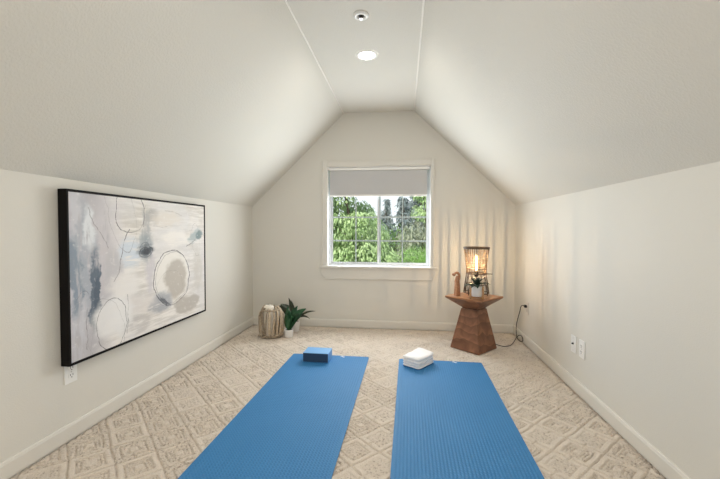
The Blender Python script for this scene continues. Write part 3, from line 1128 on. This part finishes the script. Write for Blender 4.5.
# front plant: broad glossy leaves in a small low pot
f1 = empty('potted_plant', (-1.163, 3.645, 0))
tag(f1, 'green broad-leaved plant in small white pot beside the driftwood lantern', 'potted plant')
pot(f1, .043, .047, .078)
leafobj('leaf', [
    dict(base=(-.004, -.012, .07), az=R(262), el=R(86), length=.185, width=.085, droop=R(28), tone=.75, shape=.75),
    dict(base=(.006, -.008, .07), az=R(318), el=R(80), length=.18, width=.078, droop=R(35), tone=.95, shape=.75),
    dict(base=(.010, .004, .07), az=R(5), el=R(76), length=.285, width=.098, droop=R(52), tone=.7, shape=.85, roll=R(55)),
    dict(base=(.012, .000, .07), az=R(-20), el=R(72), length=.25, width=.085, droop=R(45), tone=.5, shape=.85, roll=R(50)),
    dict(base=(-.006, .006, .07), az=R(110), el=R(82), length=.24, width=.075, droop=R(30), tone=.3, shape=.8),
    dict(base=(0, .010, .07), az=R(60), el=R(78), length=.26, width=.085, droop=R(35), tone=.25, shape=.8, roll=R(20)),
    dict(base=(.002, -.004, .07), az=R(290), el=R(88), length=.22, width=.07, droop=R(15), tone=.55, shape=.8),
], M['leaf_dark'], f1)

# rear plant: taller pot, dark strap leaves
f2 = empty('potted_plant', (-1.158, 3.86, 0))
tag(f2, 'dark strap-leaved plant in white pot against the back wall', 'potted plant')
pot(f2, .040, .048, .112)
leafobj('leaf', [
    dict(base=(-.010, 0, .10), az=R(182), el=R(72), length=.27, width=.10, droop=R(75), tone=.35, shape=.8, roll=R(-50)),
    dict(base=(-.008, -.006, .10), az=R(205), el=R(80), length=.26, width=.095, droop=R(60), tone=.6, shape=.8, roll=R(-45)),
    dict(base=(-.006, .004, .10), az=R(170), el=R(80), length=.265, width=.06, droop=R(14), tone=.5, shape=.7, roll=R(-60)),
    dict(base=(0, .006, .10), az=R(150), el=R(84), length=.235, width=.032, droop=R(22), tone=.4, shape=.7),
    dict(base=(.010, -.004, .10), az=R(-8), el=R(58), length=.27, width=.034, droop=R(62), tone=.6, shape=.7, roll=R(40)),
    dict(base=(.010, -.004, .10), az=R(-24), el=R(62), length=.22, width=.028, droop=R(100), tone=.4, shape=.7, roll=R(40)),
    dict(base=(.008, 0, .10), az=R(12), el=R(62), length=.16, width=.04, droop=R(50), tone=.3, shape=.7),
    dict(base=(.004, -.008, .10), az=R(260), el=R(75), length=.17, width=.06, droop=R(50), tone=.2, shape=.8),
], M['leaf_olive'], f2)

# ------------------------------------------------------------------ driftwood lantern with candle
BX, BY = -1.350, 3.648
ln = empty('driftwood_lantern', (BX, BY, 0))
tag(ln, 'driftwood stick lantern in the left corner with a candle inside', 'lantern')
rs = random.Random(21)
NSTK = 19
for i in range(NSTK):
    a = 2 * PI * i / NSTK + rs.uniform(-.07, .07)
    tw_ = rs.uniform(-.45, .45)
    pts = []
    top = rs.uniform(.27, .315)
    for s in range(8):
        q = s / 7
        z = .012 + top * q
        r = .112 + .006 * math.sin(PI * q) - (.040 * max(0, (q - .72) / .28) ** 2) + rs.uniform(-.003, .003)
        pts.append((r * math.cos(a + tw_ * (q - .5)), r * math.sin(a + tw_ * (q - .5)), z))
    w = rs.uniform(.0065, .0135)
    bm = bmesh.new()
    n_ = len(spline(pts, 3))
    tube(bm, spline(pts, 3), [w * (.55 + .45 * math.sin(PI * (.12 + .76 * j / (n_ - 1)))) * rs.uniform(.9, 1.1) for j in range(n_)], 7)
    obj('stick', bm, M['drift'], ln, smooth=True)
# crossed short pieces around the foot and the shoulder
for i in range(16):
    a = 2 * PI * i / 16 + rs.uniform(-.1, .1)
    z0 = .016 if i % 2 else .03
    bm = bmesh.new()
    tube(bm, [((.116) * math.cos(a - .27), .116 * math.sin(a - .27), z0), (.126 * math.cos(a), .126 * math.sin(a), z0 + rs.uniform(-.004, .014)), (.116 * math.cos(a + .27), .116 * math.sin(a + .27), z0 + rs.uniform(0, .02))], rs.uniform(.0055, .0085), 6)
    obj('cross_piece', bm, M['drift'], ln, smooth=True)
bm = bmesh.new()
torus(bm, .094, .008, 0, 0, .278, 30, 7)
obj('rim', bm, M['drift'], ln, smooth=True)
bm = bmesh.new(); lathe(bm, [(.01, .004), (.110, .004), (.110, .014), (.01, .014)], 28)
obj('base_board', bm, M['drift'], ln)
cd = empty('pillar_candle', (BX - .022, BY - .004, .0142))
tag(cd, 'cream pillar candle standing inside the driftwood lantern', 'candle')
bm = bmesh.new(); lathe(bm, [(.050, 0), (.052, .003), (.052, .280), (.049, .293), (.040, .302), (.026, .306), (.012, .303), (.002, .300)], 32)
obj('wax', bm, M['candle'], cd, smooth=True)
bm = bmesh.new(); tube(bm, [(0, 0, .29), (.001, 0, .306), (.004, 0, .312)], .0014, 6)
obj('wick', bm, M['wick'], cd)

# ------------------------------------------------------------------ outdoors
GZ = -3.0
k = NT('lawn_grass')
c = k.coord('Object')
f, _ = k.noise(c, .35, 4)
g, _ = k.noise(c, 6.0, 3)
k.set(k.mix(f, (.105, .21, .035), (.17, .30, .06)), .9, .1)
k.bump(g, .6, .1)
bm = bmesh.new(); box(bm, -90, 90, YB + 1.0, 170, GZ - .3, GZ)
tag(obj('ground', bm, k.m), kind='structure')


def foliage(name, mat, parent, clusters, leaves, size, droop=True, seed=1, aspect=3.2, tone0=0.0, tone1=1.0):
    """clusters: (x,y,z,r). Leaves hang in sprays around the surface of each cluster; one mesh for the whole crown."""
    rg = np.random.default_rng(seed)
    V, F, Tn = [], [], []
    for (cx, cy, cz, r, sq) in clusters:
        n = int(leaves * r * r)
        d = rg.normal(size=(n, 3)); d /= np.linalg.norm(d, axis=1)[:, None]
        rad = r * (0.55 + .45 * rg.random(n) ** .5)
        pos = d * rad[:, None] * np.array([1, 1, sq]) + np.array([cx, cy, cz])
        ct = rg.random()
        for i in range(n):
            p = pos[i]
            az = math.atan2(d[i, 1], d[i, 0]) + rg.normal() * .7
            el = (-.75 + rg.normal() * .35) if droop else rg.normal() * .6 + .2
            L_ = size * (.7 + .6 * rg.random())
            ax = np.array([math.cos(az) * math.cos(el), math.sin(az) * math.cos(el), math.sin(el)])
            sd = np.array([-math.sin(az), math.cos(az), 0]) + rg.normal(size=3) * .35
            sd /= np.linalg.norm(sd)
            w = L_ / aspect
            b = len(V)
            V += [p, p + ax * L_ * .45 + sd * w * .5, p + ax * L_ * .45 - sd * w * .5 + np.array([0, 0, .02 * size]), p + ax * L_ * .98 + np.array([0, 0, -.15 * L_])]
            F += [(b, b + 1, b + 2), (b + 1, b + 3, b + 2)]
            tn = min(1, max(0, tone0 + (tone1 - tone0) * (.25 + .35 * ct + .45 * rg.random())))
            Tn += [tn] * 4
    me = bpy.data.meshes.new(name)
    me.from_pydata([tuple(map(float, v)) for v in V], [], F)
    at = me.attributes.new('tone', 'FLOAT', 'POINT')
    at.data.foreach_set('value', np.array(Tn, dtype=np.float32))
    me.materials.append(mat)
    return link(bpy.data.objects.new(name, me), parent)


M['tree_green'] = leafmat('spring_leaf', (.17, .27, .09), (.56, .68, .36), .5, .35)
M['tree_blue'] = leafmat('bluish_needles', (.07, .095, .10), (.19, .225, .225), .7, .1)
M['tree_grey'] = leafmat('greyish_leaf', (.14, .16, .10), (.36, .37, .27), .7, .2)
M['shrub'] = leafmat('shrub_leaf', (.20, .36, .08), (.32, .50, .15), .6, .3)
M['tree_mid'] = leafmat('mid_leaf', (.05, .11, .025), (.17, .28, .07), .6, .3)


def tree(name, label, cat, base, trunk_h, trunk_r, clusters, mat, leaves, size, droop, seed, lean=(0, 0), aspect=3.2, group=None):
    t = empty(name, (base[0], base[1], GZ))
    tag(t, label, cat, group)
    bm = bmesh.new()
    hub = Vector((lean[0], lean[1], trunk_h))
    tube(bm, spline([(0, 0, 0), (lean[0] * .2, lean[1] * .2, trunk_h * .4), hub], 5), [trunk_r * (1 - .055 * i) for i in range(11)], 10)
    rl = random.Random(seed)
    for (cx, cy, cz, r, sq) in clusters[::max(1, len(clusters) // 14)]:
        tube(bm, [hub * .75, hub * .5 + Vector((cx, cy, cz)) * .5 + Vector((0, 0, .2)), (cx, cy, cz)], [trunk_r * .5, trunk_r * .3, trunk_r * .1], 6)
    obj('trunk', bm, M['bark'], t, smooth=True)
    foliage('foliage', mat, t, clusters, leaves, size, droop, seed, aspect)
    return t


# the big bright tree close to the window, left and centre
rl = random.Random(2)
cl = []
for i in range(120):
    zz = rl.uniform(2.4, 6.4)
    right = .55 if zz < 3.6 else .55 - .62 * (zz - 3.6)
    right = max(right, -.55)
    x = rl.uniform(-2.0, right + .75)
    if x > right:
        x = right - rl.uniform(0, .3)
    cl.append((x, rl.uniform(-.9, .9), zz, rl.uniform(.28, .46), .95))
for (cx, cz) in ((.75, 3.15), (.85, 2.8), (.62, 3.45), (1.0, 2.6), (.45, 3.9), (1.15, 2.9), (.25, 4.3), (1.3, 2.5)):
    cl.append((cx, -.3, cz, .26, .9))
tree('broadleaf_tree', 'bright green broadleaf tree filling the left half of the window', 'tree', (-1.05, 9.0), 3.2, .045, cl, M['tree_green'], 3400, .10, True, 4, aspect=2.6)


def conifer(label, base, h, r, seed, mat='tree_blue', leaves=260, name='conifer_tree', size=.34):
    rr = random.Random(seed)
    cl = []
    for i in range(34):
        q = i / 33
        z = h * (.10 + .88 * q)
        rad = r * (1 - q) ** .8 + .10
        for j in range(3):
            a = rr.uniform(0, 2 * PI)
            cl.append((rad * .6 * math.cos(a), rad * .6 * math.sin(a), z, max(.22, rad * .5), .55))
    return tree(name, label, 'tree', base, h * .96, .16, cl, M[mat], leaves, size, True, seed)


conifer('dark bluish conifer right of the window centre', (-0.05, 24.0), 6.3, 1.25, 3)
conifer('tallest dark blue-grey conifer seen in the upper right pane', (0.95, 29.0), 9.0, 1.5, 9)
conifer('small distant dark conifer against the white sky by the window centre', (-1.95, 42.0), 7.6, 1.5, 12)
rr = random.Random(30)
cl = [(rr.uniform(-1.0, .9), rr.uniform(-.6, .6), rr.uniform(.8, 4.75), rr.uniform(.35, .6), .85) for _ in range(44)]
tree('bushy_tree', 'grey green bushy tree under the conifers at the right window edge', 'tree', (0.85, 18.5), 3.2, .09, cl, M['tree_grey'], 420, .2, True, 40)
rr = random.Random(31)
cl = [(rr.uniform(-.9, .9), rr.uniform(-.5, .5), rr.uniform(.8, 4.1), rr.uniform(.35, .6), .85) for _ in range(36)]
tree('bushy_tree', 'low grey green bushy tree under the conifers by the bright tree', 'tree', (-0.55, 21.3), 3.0, .09, cl, M['tree_mid'], 420, .2, True, 41)
# smooth rounded shrub, lower right pane
rr = random.Random(32)
cl = [(rr.uniform(-.62, .7), rr.uniform(-.35, .35), rr.uniform(.6, 3.28), .42, .9) for _ in range(60)]
tree('round_shrub', 'smooth bright green shrub in the lower right pane', 'shrub', (0.82, 12.6), 2.2, .07, cl, M['shrub'], 1700, .075, False, 42)
# branch-tip tree at the upper right
rr = random.Random(77)
cl = [(rr.uniform(-.45, .6), rr.uniform(-.4, .4), rr.uniform(4.55, 6.4), rr.uniform(.22, .34), .8) for _ in range(22)]
tree('leafy_tree', 'yellow green leafy tree at the upper right window corner', 'tree', (1.0, 15.2), 4.6, .05, cl, M['tree_green'], 900, .15, True, 78)

# ------------------------------------------------------------------ light
w = bpy.data.worlds.new('sky')
S.world = w
w.use_nodes = True
nt = w.node_tree
bg = nt.nodes['Background']
tc = nt.nodes.new('ShaderNodeTexCoord')
sx = nt.nodes.new('ShaderNodeSeparateXYZ')
rp = nt.nodes.new('ShaderNodeValToRGB')
nt.links.new(tc.outputs['Generated'], sx.inputs[0])
nt.links.new(sx.outputs[2], rp.inputs[0])
rp.color_ramp.elements[0].position = 0.0
rp.color_ramp.elements[0].color = (0.93, 0.96, 1.0, 1)
rp.color_ramp.elements[1].position = 0.7
rp.color_ramp.elements[1].color = (0.62, 0.78, 1.0, 1)
nt.links.new(rp.outputs[0], bg.inputs[0])
bg.inputs[1].default_value = 1.15

d = bpy.data.lights.new('sun', 'SUN')
d.energy = 7.0; d.angle = R(1.0); d.color = (1.0, .95, .86)
o = bpy.data.objects.new('sun', d)
o.rotation_euler = Euler((R(38), 0, R(-28)), 'XYZ')
link(o)


def daylight(name, loc, rx, sx_, sy_, power, color, spread=180):
    d = bpy.data.lights.new(name, 'AREA')
    d.shape = 'RECTANGLE'; d.size = sx_; d.size_y = sy_; d.energy = power; d.color = color
    d.spread = R(spread)
    o = bpy.data.objects.new(name, d)
    o.location = loc
    o.rotation_euler = (rx, 0, 0)
    return link(o)


daylight('window_daylight', (-.28, YB + .056, 1.085), R(-90), 1.09, .76, 26, (.93, .97, 1.0), 168)
daylight('rear_daylight', (-.28, YR - .25, 1.08), R(90), 1.6, 1.4, 20, (1.0, .99, .97))  # unseen fill light added behind the camera, aimed through the added window

# ------------------------------------------------------------------ camera
yaw, pitch, roll = 0.1179, -0.0274, 0.0020
fwd = Vector((-math.sin(yaw) * math.cos(pitch), math.cos(yaw) * math.cos(pitch), math.sin(pitch)))
rgt = Vector((math.cos(yaw), math.sin(yaw), 0))
up = rgt.cross(fwd)
r2 = rgt * math.cos(roll) + up * math.sin(roll)
u2 = -rgt * math.sin(roll) + up * math.cos(roll)
cam = bpy.data.cameras.new('camera')
cam.sensor_width = 36.0
cam.lens = 370.0 / 720.0 * 36.0
cam.clip_start = 0.02
cam.clip_end = 500
co = bpy.data.objects.new('camera', cam)
mw = Matrix((r2, u2, -fwd)).transposed().to_4x4()
mw.translation = Vector((0, 0, 1.1))
co.matrix_world = mw
link(co)
S.camera = co

vs = S.view_settings
vs.view_transform = 'Standard'
vs.look = 'None'
vs.gamma = 1.0
vs.use_curve_mapping = False
vs.exposure = 0.14
S.cycles.diffuse_bounces = 8
S.cycles.max_bounces = 12
S.cycles.transparent_max_bounces = 16
S.cycles.caustics_reflective = False
S.cycles.caustics_refractive = False
